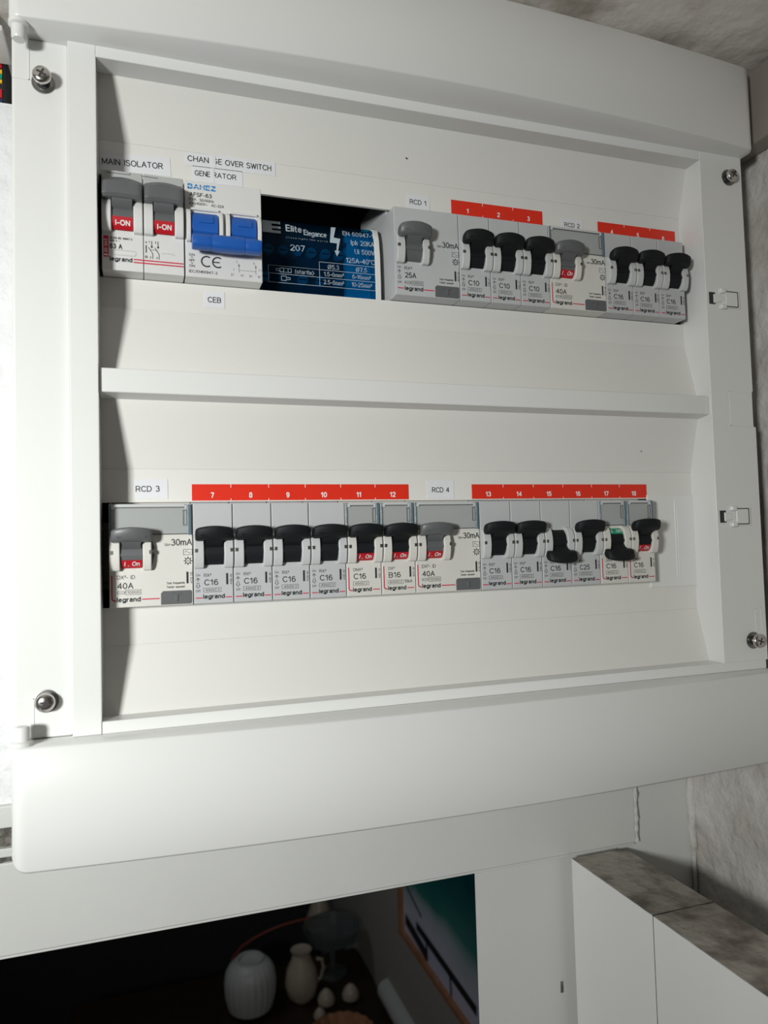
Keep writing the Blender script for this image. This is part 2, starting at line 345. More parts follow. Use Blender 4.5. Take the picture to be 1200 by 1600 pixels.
# housing (open front) : four sides and a back
mb = MB()
mb.box(X0, X0+3, -5, YW-0.2, -98, 290); mb.box(X1-3, X1, -8, YW-0.2, -98, 290)
mb.box(X0+3, X1-3, -5, YW-0.2, -98, -95); mb.box(X0+3, X1-3, -5, YW-0.2, 287, 290)
bobj(mb, 'housing', M['cover'], 0.6)
bobj(MB().box(X0+3, X1-3, 74, 79.5, -95, 287), 'mounting_plate', M['inner'])  # back of the cavity, its shade put into the near-black colour
for z in (22.4, 171.2): bobj(MB().box(-20, 332, 60.2, 66, z-17, z+17).box(-20, 332, 58, 60.2, z-17, z-13).box(-20,332,58,60.2,z+13,z+17), 'din_rail', M['darksteel'], 0.3)
# front frame
YR = -10.0
mb = MB()
mb.box(-14.2, -3.0, YR, 12, -51.0, 243.5)                     # raised rim on the left
mb.exty([(317.6,-46.2),(X1,-46.2),(X1,85.8),(346.8,85.8),(346.8,106.2),(X1-0.9,106.2),(X1-1.2,243.5),(317.6,243.5)], YR, 12)
mb.box(-3.0, 317.6, YR, 1.2, 238.3, 243.5)                    # top rim
mb.box(-3.0, X1-0.9, YR+0.5, 1.2, -51.1, -46.02)                    # bottom rim
bobj(mb, 'front_frame', M['cover'], 0.7, 3)
mb = MB(); mb.box(X0, -14.0, -7, 12, -51, 243.5)
bobj(mb, 'hinge_strip', M['cover'], 1.2, 3)
# divider
mb = MB(); mb.extx([(-8,92.6),(-8,103.0),(3,104.6),(3,91.2)], -3, 317.4); bobj(mb, 'divider_bar', M['cover'], 0.5)
# trays: troughs with the module slots cut out
def tray(zt, ftop, stop, sbot, fbot, zb, slot_x1, name='recess_tray'):
    # sheets 1.6 thick; sloping shoulders in front of the flat
    mb = MB(); T = 1.6; a, b = -3.6, 319.8
    ns = 14
    def shoulder(z_a, z_b, y_a, y_b):        # gently curved slope from (y_a,z_a) to (y_b,z_b)
        p = []
        for i in range(ns+1):
            t = i/ns; y = y_a + (y_b-y_a)*(t**1.0); p.append((y, z_a+(z_b-z_a)*t))
        mb.extx(p + [(y+T, z) for y, z in p[::-1]], a, b)
    shoulder(zt, ftop+0.04, 1.0, 8.93)
    mb.box(a, b, 9, 9+T, stop, ftop)
    mb.box(a, b, 9, 9+T, fbot, sbot)
    if slot_x1 < b: mb.box(slot_x1, b, 9, 9+T, sbot, stop)
    shoulder(fbot-0.04, zb, 8.93, 1.0)
    o = bobj(mb, name, M['tray'], 0.0)
    # side cheek of the recess on the right, and on the left
    mb = MB()
    poly = [(-9.9, zt), (1, zt), (9, ftop), (9, fbot), (1, zb), (-9.9, zb)]
    v = [(317.7 + (y+10)*0.115, y, z) for y, z in poly] + [(322, y, z) for y, z in poly]
    n = 6; mb.add(v, [tuple(range(n)), tuple(range(n,2*n))] + [(i,(i+1)%n,(i+1)%n+n,i+n) for i in range(n)])
    bobj(mb, 'recess_side', M['cover'], 0.0); mb = MB()
    v = [(-3.0 - (y+10)*0.08, y, z) for y, z in poly] + [(-6, y, z) for y, z in poly]
    mb.add(v, [tuple(range(n)), tuple(range(n,2*n))] + [(i,(i+1)%n,(i+1)%n+n,i+n) for i in range(n)])
    bobj(mb, 'recess_side', M['cover'], 0.0)
tray(239, 212, 196.0, 148.5, 134.8, 104.4, 317.5)
tray(91.6, 61.4, 46.3, -0.5, -17.2, -46.0, 300)
# convex end panels
def panel(z0, z1, top):
    xa, xb = -35.9, 348.0; ry, rz = 4.0, 6.5
    xs = [xa + rz*(1-math.cos(math.pi/2*i/9)) for i in range(10)]
    xs = xs + [xa+rz+(xb-xa-2*rz)*i/40 for i in range(1, 40)] + [xa+xb-x for x in xs[::-1]]
    vs = []; fs = []; n = len(xs)-1
    for x in xs:
        y = -19.6 - 9.5*(1-((x-156)/192.0)**2)
        d = min(x-xa, xb-x); q = max(0, ry-d); y += ry - math.sqrt(max(0, ry*ry-q*q))
        q = max(0, rz-d); c = rz - math.sqrt(max(0, rz*rz-q*q))
        za, zb = (z0, z1-c) if top else (z0+c, z1)
        zc = 0.9
        vs += [(x, y+zc*.8, za), (x, y, za+zc), (x, y, zb-zc), (x, y+zc*.8, zb), (x, -4, zb), (x, -4, za)]
    for i in range(n):
        a = 6*i
        for k in range(6): fs.append((a+k, a+(k+1)%6, a+6+(k+1)%6, a+6+k))
    fs += [tuple(range(6)), tuple(range(6*n, 6*n+6))]
    return MB().add(vs, fs)
for nm, mm in (('top_panel', panel(243.3, 291.2, True)), ('bottom_panel', panel(-99.2, -51.2, False))):
    bobj(mm, nm, M['cover']).data.set_sharp_from_angle(angle=math.radians(60))
# blanking plate at the end of the lower row
mb = MB(); mb.box(285.8, 320.0, 7.9, 8.95, -3.9, 48.5); mb.box(303.9, 304.5, 7.5, 8.0, 1.5, 45.5); mb.box(305.3, 305.7, 7.6, 8.0, 1.5, 45.5)
bobj(mb, 'blanking_plate', M['cover'], 0.25)
# thin tab outlines moulded in the frame
def outline(x0,x1,z0,z1,y,sides='lrtb',w=0.35,d=0.22):
    mb = MB()
    if 'l' in sides: mb.box(x0,x0+w,y-d,y+0.1,z0,z1)
    if 'r' in sides: mb.box(x1-w,x1,y-d,y+0.1,z0,z1)
    if 't' in sides: mb.box(x0,x1,y-d,y+0.1,z1-w,z1)
    if 'b' in sides: mb.box(x0,x1,y-d,y+0.1,z0,z0+w)
    return mb
for a in ((-36,-28.8,-50,-34.6,-7,'rt'), (-36,-29.4,225,243,-7,'rb'), (330.4,346.6,86,106,YR,'ltb'), (320.5,345.2,-30.5,-17,YR,'tr'), (340.8,341.2,-30.5,-17,YR,'l')):
    bobj(outline(*a), 'moulded_outline', M['cover'], 0.0)
# latch clips
for zc in (158.6, 34.8):
    e = bpy.data.objects.new('latch_clip', None); C.objects.link(e); e.parent = board; e.empty_display_size=.01
    e.location = W(330, YR, zc) - BO
    MB().box(-10.4, -6.3, -0.25, 2, -3.4, 3.4).obj('slot', M['inner'], e)
    mb = MB()
    mb.exty([(-7.6,-2.9),(-1.6,-1.6),(0.4,-3.6),(0.4,3.6),(-1.6,1.8),(-7.6,2.4)], -0.7, 1)
    mb.obj('spring_arm', M['greyclip'] if 'greyclip' in M else M['cover'], e, None, 0.4)
    mb = MB(); mb.box(-3.4, 0.6, -2.0, 1, 3.0, 6.0); mb.box(-3.4, 0.6, -2.0, 1, -6.0, -3.2)
    mb.obj('lug', M['cover'], e, None, 0.9, seg=3)
    mb = MB(); mb.box(0.4, 9.0, -1.1, 1, -4.2, 4.2); mb.obj('tongue', M['cover'], e, None, 0.5)
    mb = MB(); mb.box(9.1,10.3,-1.0,1,-5.0,5.0); mb.box(0.8,10.3,-0.9,1,4.5,5.1); mb.box(0.8,10.3,-0.9,1,-5.1,-4.5); mb.obj('surround', M['cover'], e, None, 0.2)
    mb = MB(); mb.box(8.9,9.15,-1.15,0,-4.3,4.3); mb.box(0.9,9,-1.15,0,4.15,4.45); mb.box(0.9,9,-1.15,0,-4.45,-4.15); mb.obj('gap_shade_strip', M['inner'], e)  # dark strips paint in the shade of the gap round the tongue
# cover screws standing proud of their sockets
def screw(x, z, yb, out, r=3.7):
    e = bpy.data.objects.new('cover_screw', None); C.objects.link(e); e.parent = board; e.location = W(x, yb, z)-BO; e.empty_display_size=.01
    mb = MB(); n = 28                                  # socket: metal cup let into the cover
    mb.lathe((0,0,0), [(4.7,0.0),(4.7,0.28),(4.2,0.34),(3.9,0.1),(3.4,0.12),(0.4,0.14)], n, axis=(0,-1,0)); mb.obj('socket', M['darksteel'], e)
    MB().cyl((0,-0.2,0),(0,-1,0),2.6,0.15,20).obj('socket_hole', M['inner'], e)
    MB().cyl((0,0,0),(0,-1,0),1.9,out-1.2,16).obj('shank', M['darksteel'], e)
    mb = MB(); mb.lathe((0,-out+1.6,0), [(r*0.75,0),(r,0.4),(r,1.2),(r*0.9,1.9),(r*0.62,2.4),(r*0.25,2.62),(0.05,2.65)], n, axis=(0,-1,0))
    hd = mb.obj('screw_head', M['steel'], e)
    mb = MB(); mb.box(-2.0,2.0,-out-1.1,-out-0.5,-0.38,0.38); mb.box(-0.38,0.38,-out-1.12,-out-0.5,-2.0,2.0)
    x_ = mb.obj('cross_recess', M['inner'], hd); 
    e.rotation_euler = (0, random.uniform(0.2,1.2), 0)
screw(-24.0, 224.6, -7, 6.5); screw(-24.2, -36.0, -7, 4.5); screw(337.5, 230.4, YR, 3.8, 3.6); screw(338.4, -34.8, YR, 4.8, 3.8)
# hinge pegs
for z, s in ((243.6, -1), (-51.0, 1)):
    mb = MB(); mb.lathe((-32.2,-15.5,z), [(4.0,0),(4.0,1.4),(3.2,1.8),(2.9,2.0),(2.9,6.6),(2.4,7.3),(0.1,7.3)], 24, axis=(0,0,s))
    bobj(mb, 'hinge_peg', M['cover'])

# ================================================================== MODULES
PW = 17.55
def arc(cy, cz, r, a0, a1, n):
    return [(cy - r*math.cos(math.radians(a0+(a1-a0)*i/n)), cz + r*math.sin(math.radians(a0+(a1-a0)*i/n))) for i in range(n+1)]
def body_mesh(w, low=False):
    if ('b', w, low) in _m: return _m[('b', w, low)]
    mb = MB(); top = 45
    prof = [(0,0),(0,15.6),(0,31),(0,45),(10.9,45.6),(12.2,45.6),(12.2,61),(57,61),(57,-16),(12.2,-16),(12.2,0),(10.9,0)]
    mb.extx(prof, 0.1, w-0.1); me = mb.mesh('body'); _m[('b', w, low)] = me; return me
_m = {}
def cheek_profile():
    return [(1,15.7),(-2.2,15.9),(-3.2,17.2),(-4.0,20),(-4.3,23),(-4.1,26),(-3.4,28.6),(-2.4,30.3),(-0.8,31.0),(1,31.0)]
def cheek_mesh(x0, x1):
    k = ('c', x0, x1)
    if k not in _m:
        mb = MB(); p = cheek_profile(); mb.extx(p, x0, x1); _m[k] = mb.mesh('cheek')
    return _m[k]
def lever_mesh(x0, x1, sx0, sx1, up=True):
    """rotating drum, stem and wing-shaped finger bar; pivot line at z 23"""
    k = ('l', x0, x1, sx0, sx1, up)
    if k in _m: return _m[k]
    mb = MB(); s = 1 if up else -1; cz = 23.2 if up else 23.6; cy = 4.2
    p = arc(cy, cz, 7.3, -75, 75, 18) + [(cy+3, cz)]
    mb.extx(p, sx0, sx1)
    # ridge across the drum
    mb.extx(arc(cy, cz, 7.75, -8, 2, 3) + [(cy, cz)], sx0, sx1)
    xm = (sx0+sx1)/2
    # stem: narrow neck flaring into the bar
    rs = []
    for t, hw, ty in ((0.0, (sx1-sx0)/2-0.3, 2.8), (0.35, (sx1-sx0)/2-0.7, 2.5), (0.7, (sx1-sx0)/2-0.1, 2.5), (1.0, (sx1-sx0)/2+1.6, 2.3)):
        y = -1.2 - 5.6*t; z = cz + s*(3.2 + 5.2*t)
        dy, dz = -0.55*ty, -s*0.8*ty*0.6
        rs.append([(xm-hw, y-1.6, z-s*1.2), (xm+hw, y-1.6, z-s*1.2), (xm+hw, y+1.6, z+s*1.4), (xm-hw, y+1.6, z+s*1.4)])
    mb.rings(rs)
    # finger bar
    rs = []; n = 18; N = 20
    L = (x1-x0)/2; xc = (x0+x1)/2
    for t, e in ((-1,.62),(-.985,.78),(-.95,.9),(-.88,.97),(-.75,1),(-.5,1),(-.25,1),(0,1),(.25,1),(.5,1),(.75,1),(.88,.97),(.95,.9),(.985,.78),(1,.62)):
        hz = (3.1 - 0.35*t*t)*e; hy = (3.0 - 0.3*t*t)*e
        cy_ = -6.2 + 1.6*t*t; cz_ = cz + s*(8.2 - 0.75*t*t)
        ring = []
        for j in range(n):
            a = 2*math.pi*j/n; ca, sa = math.cos(a), math.sin(a)
            u = math.copysign(abs(ca)**0.6, ca)*hy; v = math.copysign(abs(sa)**0.55, sa)*hz
            ring.append((xc + t*L, cy_ + u*0.95 - v*s*0.22, cz_ + v*1.0 - s*u*0.16))
        rs.append(ring)
    mb.rings(rs)
    _m[k] = mb.mesh('toggle'); return _m[k]
def band_mesh(sx0, sx1, a0, a1, name='indicator'):
    k = ('i', sx0, sx1, a0, a1)
    if k not in _m:
        mb = MB(); mb.extx(arc(4.2, 23.2, 7.62, a0, a1, 6) + arc(4.2, 23.2, 6.5, a1, a0, 6), sx0+0.15, sx1-0.15); _m[k] = mb.mesh(name)
    return _m[k]
TY = -0.07
def mcb_print(kind, rating, code, series, brk, extra=None):
    """returns dict of builders: ink, red"""
    k, r, l = MB(), MB(), MB()
    if kind == 'rx':
        txt(k, 'On', 1.0, 2.9, 12.3, 1.05, TY); txt(k, 'Off', 0.9, 2.9, 5.2, 1.05, TY)
        k.stroke([(1.9,9.9),(1.9,11.4)], .22, TY); k.stroke([(1.1,10.7),(1.9,11.5),(2.7,10.7)], .22, TY)
        k.stroke([(1.45,9.2),(1.45,8.0),(1.0,8.0),(1.9,7.0),(2.8,8.0),(2.35,8.0),(2.35,9.2),(1.45,9.2)], .18, TY)
        x = 4.5; r.rect(.7,3.7,2.35,2.8,TY); r.rect(14.0,16.8,2.35,2.8,TY); lx = (4.0,13.6)
    else:
        x = 3.4; r.stroke([(1.1,13.6),(1.1,3.9),(1.35,3.1),(2.2,2.75),(2.7,2.75)], .5, TY); r.rect(13.0,16.6,2.7,3.15,TY); lx = (3.0,12.4)
    txt(k, series, x, x+ (4.6 if len(series)>3 else 3.2), 11.9, 1.5, TY)
    txt(k, rating, x+.1, x+6.3, 8.1, 2.7, TY, 0.004)
    k.frame(x-.2, x+7.5, 5.1, 6.9, .14, TY); txt(k, brk, x+.6, x+4.9, 5.45, 1.1, TY); k.stroke([(x+5.3,5.1),(x+5.3,6.9)], .12, TY); txt(k, '3', x+5.9, x+6.7, 5.45, 1.1, TY)
    txt(l, 'legrand', lx[0], lx[1], 2.1, 2.1, TY, 0.022)
    if extra: txt(k, extra, 11.6, 15.6, 5.4, 1.6, TY)
    k.rect(14.3,15.2,8.2,13.3,TY); txt(k, code, 17.0, 21.6, 8.2, 1.0, TY, 0.0, 90)
    l.rect(14.3,15.2,8.2,13.3,TY-0.005)
    return k, r, l
def flap(root, w, wide=False):
    """hinged clear label flap over the upper zone"""
    mb = MB(); mb.box(0.9, w-0.9, -0.55, -0.05, 31.6, 43.6)
    f = mb.obj('label_flap', M['clear'], root, None, 0.2)
    mb = MB(); mb.box(w-2.0, w-0.5, -0.75, 0.2, 31.0, 44.6); mb.box(0.35, 1.1, -0.7, 0.2, 31.4, 44.6)
    mb.obj('flap_edge', M['clearedge'], f, None, 0.2)
    mb = MB(); mb.box(2.4, w-3.2, -0.9, 0.1, 43.6, 44.7); mb.box(1.1, 2.5, -0.8, 0, 42.6, 44.4); mb.box(w-3.2, w-2.2, -0.8, 0, 42.6, 44.4)
    mb.obj('flap_rim', M['rx_cheek'], f, None, 0.15)
    mb = MB(); mb.frame(w-3.9, w-2.4, 35.4, 42.0, .22, -0.62); mb.stroke([(1.2,31.5),(w-1.5,31.5)],.28,-0.6); mb.stroke([(2.6,43.3),(w-3.4,43.3)],.2,-0.62)
    mb.obj('flap_lines', M['inkgrey'], f)
def pins(root, xs):
    mb = MB()
    for x in xs: mb.box(x, x+1.5, -4.45, -3, 23.0, 24.6)
    mb.obj('rivet', M['darksteel'], root, None, 0.15)
def on_band(root, lev, sx0, sx1, col='red', word='On'):
    if col == 'red':
        b = put('indicator', band_mesh(sx0, sx1, -58, -22), root); b.data.materials.clear() if False else None
        if not b.data.materials: b.data.materials.append(M['red'])
        c = (sx0+sx1)/2; mb = MB()
        txt(mb, 'I . On', sx0+1.3, sx1-1.2, 17.9, 1.9, -2.5, 0.01, shear=0.15)
    else:
        me = MB().extx(arc(4.2, 23.4, 7.62, 26, 60, 6) + arc(4.2, 23.4, 6.5, 60, 26, 6), sx0+0.15, sx1-0.15).mesh('indicator'); me.materials.append(M['green'])
        b = put('indicator', me, root); mb = MB(); txt(mb, 'O . Off', sx0+0.8, sx1-.8, 27.5, 1.6, -2.3, 0.01, shear=0.15)
    return b, mb
def wrap(mb, cy, cz, r):       # bend flat lettering onto the drum
    mb.v = [(x, cy - math.sqrt(max(0.01, r*r-(z-cz)**2)), z) for x, y, z in mb.v]; return mb
cache = {}
def breaker(x, row, label, rating='C16', kind='rx', series='RX³', code='4199 49', brk='4500', up=True, extra=None, group=None):
    z = 148.8 if row == 1 else 0.0
    e = empty('circuit_breaker', W(x, 0, z), label, 'circuit breaker', group)
    bm_, cm = (M['rx'], M['rx_cheek']) if kind == 'rx' else (M['dx'], M['dx'])
    b = put('body', body_mesh(PW).copy(), e, None, 0.35); b.data.materials.append(bm_)
    if kind != 'rx':
        MB().box(0.2, PW-0.2, -0.04, 0.3, 31.2, 44.9).obj('upper_panel', M['dx_grey'], e)
    for a, c in ((0.15, 4.5), (13.3, PW-0.15)):
        q = put('cheek', cheek_mesh(a, c).copy() , e, None, 0.5); q.data.materials.append(cm)
    t = put('toggle', lever_mesh(0.7, 17.1, 4.6, 13.2, up).copy(), e, None, 0.0); t.data.materials.append(M['black'])
    if kind != 'rx':
        b2, mb = on_band(t, None, 4.6, 13.2, 'red' if up else 'green'); mb = wrap(mb, 4.2, 23.2 if up else 23.4, 7.72)
        mb.obj('indicator_lettering', M['inkwhite'], t, smooth='flat')
        flap(e, PW)
    pins(e, (0.3, 15.7))
    ck = (kind, rating, code, series, brk, extra)
    if ck not in cache:
        k, r, l = mcb_print(kind, rating, code, series, brk, extra)
        ms = []
        for nm, q, mm in (('lettering', k, M['inkgrey']), ('red_line', r, M['inkred']), ('maker_lettering', l, M['ink'])):
            me = q.mesh(nm, 'flat'); me.materials.append(mm); ms.append(me)
        cache[ck] = ms
    for me in cache[ck]: put(me.name.split('.')[0], me, e)
    return e
def rcd(x, row, label, kind, group=None, left_visible=False):
    z = 148.8 if row == 1 else 0.0; w = 35.2
    e = empty('residual_current_device', W(x, 0, z), label, 'safety switch', group)
    bm_, cm = (M['rx'], M['rx_cheek']) if kind == 'rx' else (M['dx'], M['dx'])
    b = put('body', body_mesh(w).copy(), e, None, 0.35); b.data.materials.append(bm_)
    for a, c in ((0.2, 4.6), (13.9, 17.6)):
        q = put('cheek', cheek_mesh(a, c).copy(), e, None, 0.5); q.data.materials.append(cm)
    mb = MB(); mb.exty([(17.6,30),(18.9,25.6),(17.9,24.2),(19.0,22.6),(17.6,17)], -0.03, 0.2); mb.obj('cheek_notch', M['greytog'], e)
    t = put('toggle', lever_mesh(1.0, 18.0, 4.9, 13.7, True).copy(), e); t.data.materials.append(M['greytog'])
    k, r, l = MB(), MB(), MB()
    txt(k, 'I∆n', 23.2, 25.6, 26.3, 1.2, TY, .01); txt(k, '30mA', 25.9, 34.9, 26.3, 3.0, TY, 0.004)
    k.frame(31.2, 34.9, 22.1, 24.5, .18, TY)
    k.stroke([(31.9,23.2),(32.3,23.8),(32.8,23.6),(33.4,23.0),(33.9,22.8),(34.3,23.4)], .16, TY)
    for i in range(8):
        a = i*math.pi/4; k.stroke([(33.1+1.0*math.cos(a),19.4+1.0*math.sin(a)),(33.1+1.75*math.cos(a),19.4+1.75*math.sin(a))], .42, TY)
    k.stroke([(33.1+1.15*math.cos(i*math.pi/6),19.4+1.15*math.sin(i*math.pi/6)) for i in range(13)], .22, TY)
    k.stroke([(32.6,19.4),(33.6,19.4)], .3, TY)
    l.rect(32.3,33.2,9.4,14.6,TY-.005); txt(k, '4115 05' if kind=='dx' else '4020 24', 34.9, 39.8, 9.4, 1.0, TY, 0, 90)
    txt(l, 'Test frequently', 23.8, 31.6, 9.3, 1.0, TY, .012); txt(l, 'Tester souvent', 23.8, 31.6, 7.6, 1.0, TY, .012)
    if kind == 'dx':
        b2, mb = on_band(t, None, 4.9, 13.7); wrap(mb, 4.2, 23.2, 7.72).obj('indicator_lettering', M['inkwhite'], t)
        MB().box(0.2, w-0.2, -0.04, 0.3, 31.2, 44.9).obj('upper_panel', M['dx_grey'], e)
        flap(e, w)
        txt(k, 'DX³- ID', 3.2, 10.6, 12.2, 1.7, TY); txt(k, '40A', 3.3, 9.9, 8.0, 2.7, TY, .006)
        r.stroke([(1.1,13.8),(1.1,4.2),(1.35,3.4),(2.1,3.0),(2.6,3.0)], .5, TY); r.rect(13.4,20.8,3.0,3.5,TY)
        txt(l, 'legrand', 3.0, 12.9, 2.3, 2.2, TY, .022); bx = 3.4
    else:
        txt(k, 'On', 1.3, 3.2, 13.6, 1.1, TY); txt(k, 'Off', 1.3, 3.3, 5.9, 1.1, TY)
        k.stroke([(2.3,10.9),(2.3,12.6)], .22, TY); k.stroke([(1.5,11.8),(2.3,12.7),(3.1,11.8)], .22, TY)
        k.stroke([(1.85,10.0),(1.85,8.9),(1.4,8.9),(2.3,7.9),(3.2,8.9),(2.75,8.9),(2.75,10.0),(1.85,10.0)], .18, TY)
        txt(k, 'RX³', 5.0, 9.0, 12.9, 1.7, TY); txt(k, '25A', 5.2, 11.2, 8.9, 2.8, TY, .006)
        r.rect(1.2,4.3,3.2,3.7,TY); r.rect(15.2,20.8,3.2,3.7,TY)
        txt(l, 'legrand', 4.8, 14.8, 2.5, 2.2, TY, .022); bx = 5.2
    k.frame(bx, bx+2.9, 5.9, 7.1, .16, TY); k.stroke([(bx-.5,6.5),(bx+3.4,6.5)], .14, TY)
    k.frame(bx+3.4, bx+9.6, 5.5, 7.5, .16, TY); txt(k, '10000', bx+3.9, bx+9.1, 5.9, 1.2, TY)
    k.obj('lettering', M['inkgrey'], e, smooth='flat'); r.obj('red_line', M['inkred'], e, smooth='flat'); l.obj('maker_lettering', M['ink'], e, smooth='flat')
    # test button with raised T
    mb = MB(); mb.exty([(21.3,0.4),(21.3,5.4),(22.2,6.4),(34.2,6.4),(34.6,5.9),(34.6,1.0),(34.2,0.4)], -0.25, 1); tb = mb.obj('test_button', M['greytog'], e, None, 0.2)
    mb = MB(); mb.box(25.6,30.2,-0.5,0,4.7,5.4); mb.box(27.2,28.7,-0.6,0,1.6,4.8); mb.obj('raised_letter', M['greytog'], tb, None, .15)
    pins(e, (0.35, 16.4))
    return e
r1 = lambda k: -6.0 + 17.66*k
r2 = lambda k: 17.7*k
rcd(r1(8), 1, 'all-grey residual current device with plain grey front, beside the blue terminal cover', 'rx')
for i, (k, lab) in enumerate(((10,'grey C10 breaker touching the all-grey residual current device'),(11,'middle one of the three grey C10 breakers, under red number 2'),(12,'grey C10 breaker just left of the upper cream residual device'))):
    breaker(r1(k), 1, lab, 'C10', code='4199 47', group='single circuit breakers of the upper row')
rcd(r1(13), 1, 'cream residual current device with clear flap in the upper row, under paper label RCD 2', 'dx', 'cream residual current devices')
for k, n in ((15,'upper-row grey C16 breaker just right of the cream residual device'),(16,'middle one of the three grey C16 breakers ending the upper row'),(17,'last grey C16 breaker at the far right end of the upper row')):
    breaker(r1(k), 1, n, group='single circuit breakers of the upper row')
G2 = 'single circuit breakers of the lower row'
rcd(r2(0), 2, 'cream residual current device at the left end of the lower row', 'dx', 'cream residual current devices')
for k, n in ((2,'grey C16 breaker touching the leftmost cream residual device'),(3,'second grey C16 breaker from the left in the lower row, under red number 8'),(4,'third grey C16 breaker from the left in the lower row, under red number 9'),(5,'grey C16 breaker under red number 10, just left of a cream breaker')):
    breaker(r2(k), 2, n, group=G2)
breaker(r2(6), 2, 'cream breaker C16 under red number 11 with red I.On band', kind='dx', series='DNX³', code='4067 74', group=G2)
breaker(r2(7), 2, 'cream breaker B16 marked 10kA under red number 12', 'B16', kind='dx', series='DX³', code='4074 55', brk='6000', extra='10kA', group=G2)
rcd(r2(8), 2, 'cream residual current device mid lower row, under paper label RCD 4', 'dx', 'cream residual current devices')
breaker(r2(10), 2, 'grey C16 breaker touching the right side of the middle residual current device', group=G2)
breaker(r2(11), 2, 'grey C16 breaker just left of the grey switched-off one, toggle up', group=G2)
breaker(r2(12), 2, 'grey breaker under red number 15, switched off with its black toggle down', up=False, group=G2)
breaker(r2(13), 2, 'grey breaker C25 under red number 16, black toggle up', 'C25', code='4199 51', group=G2)
breaker(r2(14), 2, 'cream breaker under red number 17, toggle down and green band showing', kind='dx', series='DNX³', code='4067 74', up=False, group=G2)
breaker(r2(15), 2, 'cream breaker under red number 18, last in the lower row beside the blank plate', kind='dx', series='DNX³', code='4067 74', group=G2)

# ---- main isolator
e = empty('main_isolator', W(-1.7, 0, 148.8), 'white two-pole main isolator with two wide grey toggles and red I-ON windows', 'switch')
for s in (0, 17.65):
    b = put('pole_body', body_mesh(17.6).copy(), e, (s/1000,0,0), 0.35); b.data.materials.append(M['sw_white'])
    u = MB().box(s+0.3, s+17.4, -0.6, 0.3, 32, 44.9); u.obj('upper_panel', M['dx_grey'], e, None, 0.3)
    for a, c in ((0.2, 4.2), (13.4, 17.4)):
        q = put('cheek', cheek_mesh(a, c).copy(), e, (s/1000,0,0.0009), 0.5); q.data.materials.append(M['sw_white'])
    mb = MB(); rs = []                                 # wide domed toggle cap
    for i in range(15):
        t = -1+2*i/14; h = 1.6*(1-t*t)
        x = s+8.8+t*8.4; f = 1.0 if abs(t) < .99 else .9
        rs.append([(x,-1,30.6),(x,-6.6*f,29.8+0.2*h),(x,-8.0*f,31.2+.3*h),(x,-7.4*f,36.2+.8*h),(x,-5.2,38.2+h),(x,-1,38.9+h)])
    mb.rings(rs); mb.extx(arc(4.2, 24.0, 7.3, -70, 80, 16)+[(7,24)], s+4.3, s+13.3); mb.extx([(-1,26),(-5.0,28.2),(-6.2,30.6),(-1,32)], s+4.5, s+13.1)
    t = mb.obj('toggle', M['greytog'], e, None, 0.3)
    t2 = MB().extx(arc(4.2,24.0,7.9,-50,-8,6)+arc(4.2,24,6.5,-8,-50,6), s+4.5, s+13.2).obj('indicator', M['red'], t)
    mb = MB(); txt(mb, 'I-ON', s+5.8, s+12.0, 19.4, 2.1, 0, .02); wrap(mb, 4.2, 24.0, 7.98).obj('indicator_lettering', M['inkwhite'], t)
mb = MB(); mb.stroke([(2.0,43.6),(12.0,43.6),(12.3,44.3)],.25,-.68); mb.stroke([(31.0,35),(31.0,41),(34.6,41)],.2,-.68); mb.stroke([(17.0,43.8),(24,43.6)],.25,-.68); mb.obj('panel_lines', M['inkgrey'], e)
k, r, l = MB(), MB(), MB()
r.rect(0.7,2.9,5.6,15.2,TY); 
wmb = MB(); txt(wmb, '20 043', 2.35, 8.4, 7.6, 1.3, TY-.03, .01, 90); wmb.stroke([(1.3,6.6),(2.3,6.6)],.8,TY-.03)
txt(k, 'AC22A IEC 60947-3', 3.3, 12.8, 14.0, .95, TY, .02); txt(k, '400 V ~', 3.3, 7.6, 12.7, .95, TY, .02)
txt(l, '63 A', 3.3, 8.6, 9.6, 2.3, TY, .015)
pl = [(5.6+1.1*math.cos(a), 8.0+1.1*math.sin(a)) for a in [math.pi/2+i*math.pi/6 for i in range(7)]] + [(13.4+1.1*math.cos(a), 8.0+1.1*math.sin(a)) for a in [-math.pi/2+i*math.pi/6 for i in range(7)]]
k.stroke(pl+pl[:1], .09, TY)
txt(l, 'legrand', 3.2, 12.8, 4.0, 2.1, TY, .024); r.rect(13.3,34.8,5.2,5.75,TY); r.rect(13.3,34.8,3.9,4.45,TY)
X = 18.4
txt(k,'8',X,X+.6,13.4,.9,TY,.02); k.stroke([(X+.3,9.2),(X+.3,12.4)],.45,TY); k.stroke([(X+.3+.45*math.cos(a),7.2+.45*math.sin(a)) for a in [i*math.pi/4 for i in range(9)]],.3,TY)
for dx, tn, bn in ((1.9,'1','2'),(4.6,'3','4')):
    txt(k,tn,X+dx-.5,X+dx,13.6,1.0,TY,.02); k.stroke([(X+dx+.8,14.6),(X+dx+.8,12.1)],.3,TY); k.stroke([(X+dx+.8-.35,12.2),(X+dx+.8,11.5),(X+dx+.8+.35,12.2)],.3,TY)
    k.stroke([(X+dx-.6,11.6),(X+dx+1.2,8.9),(X+dx+1.2,6.6)],.3,TY); txt(k,bn,X+dx,X+dx+.5,6.6,1.0,TY,.02)
k.stroke([(X+2.2,10.6),(X+5.2,10.6)],.18,TY); k.stroke([(X+7,9.4),(X+12,9.4),(X+12.6,8.8)],.09,TY)
k.obj('lettering', M['ink'], e, smooth='flat'); l.obj('maker_lettering', M['ink'], e, smooth='flat')
rr_ = r.obj('red_marking', M['inkred'], e, smooth='flat'); wmb.obj('white_lettering', M['inkwhite'], rr_, smooth='flat')

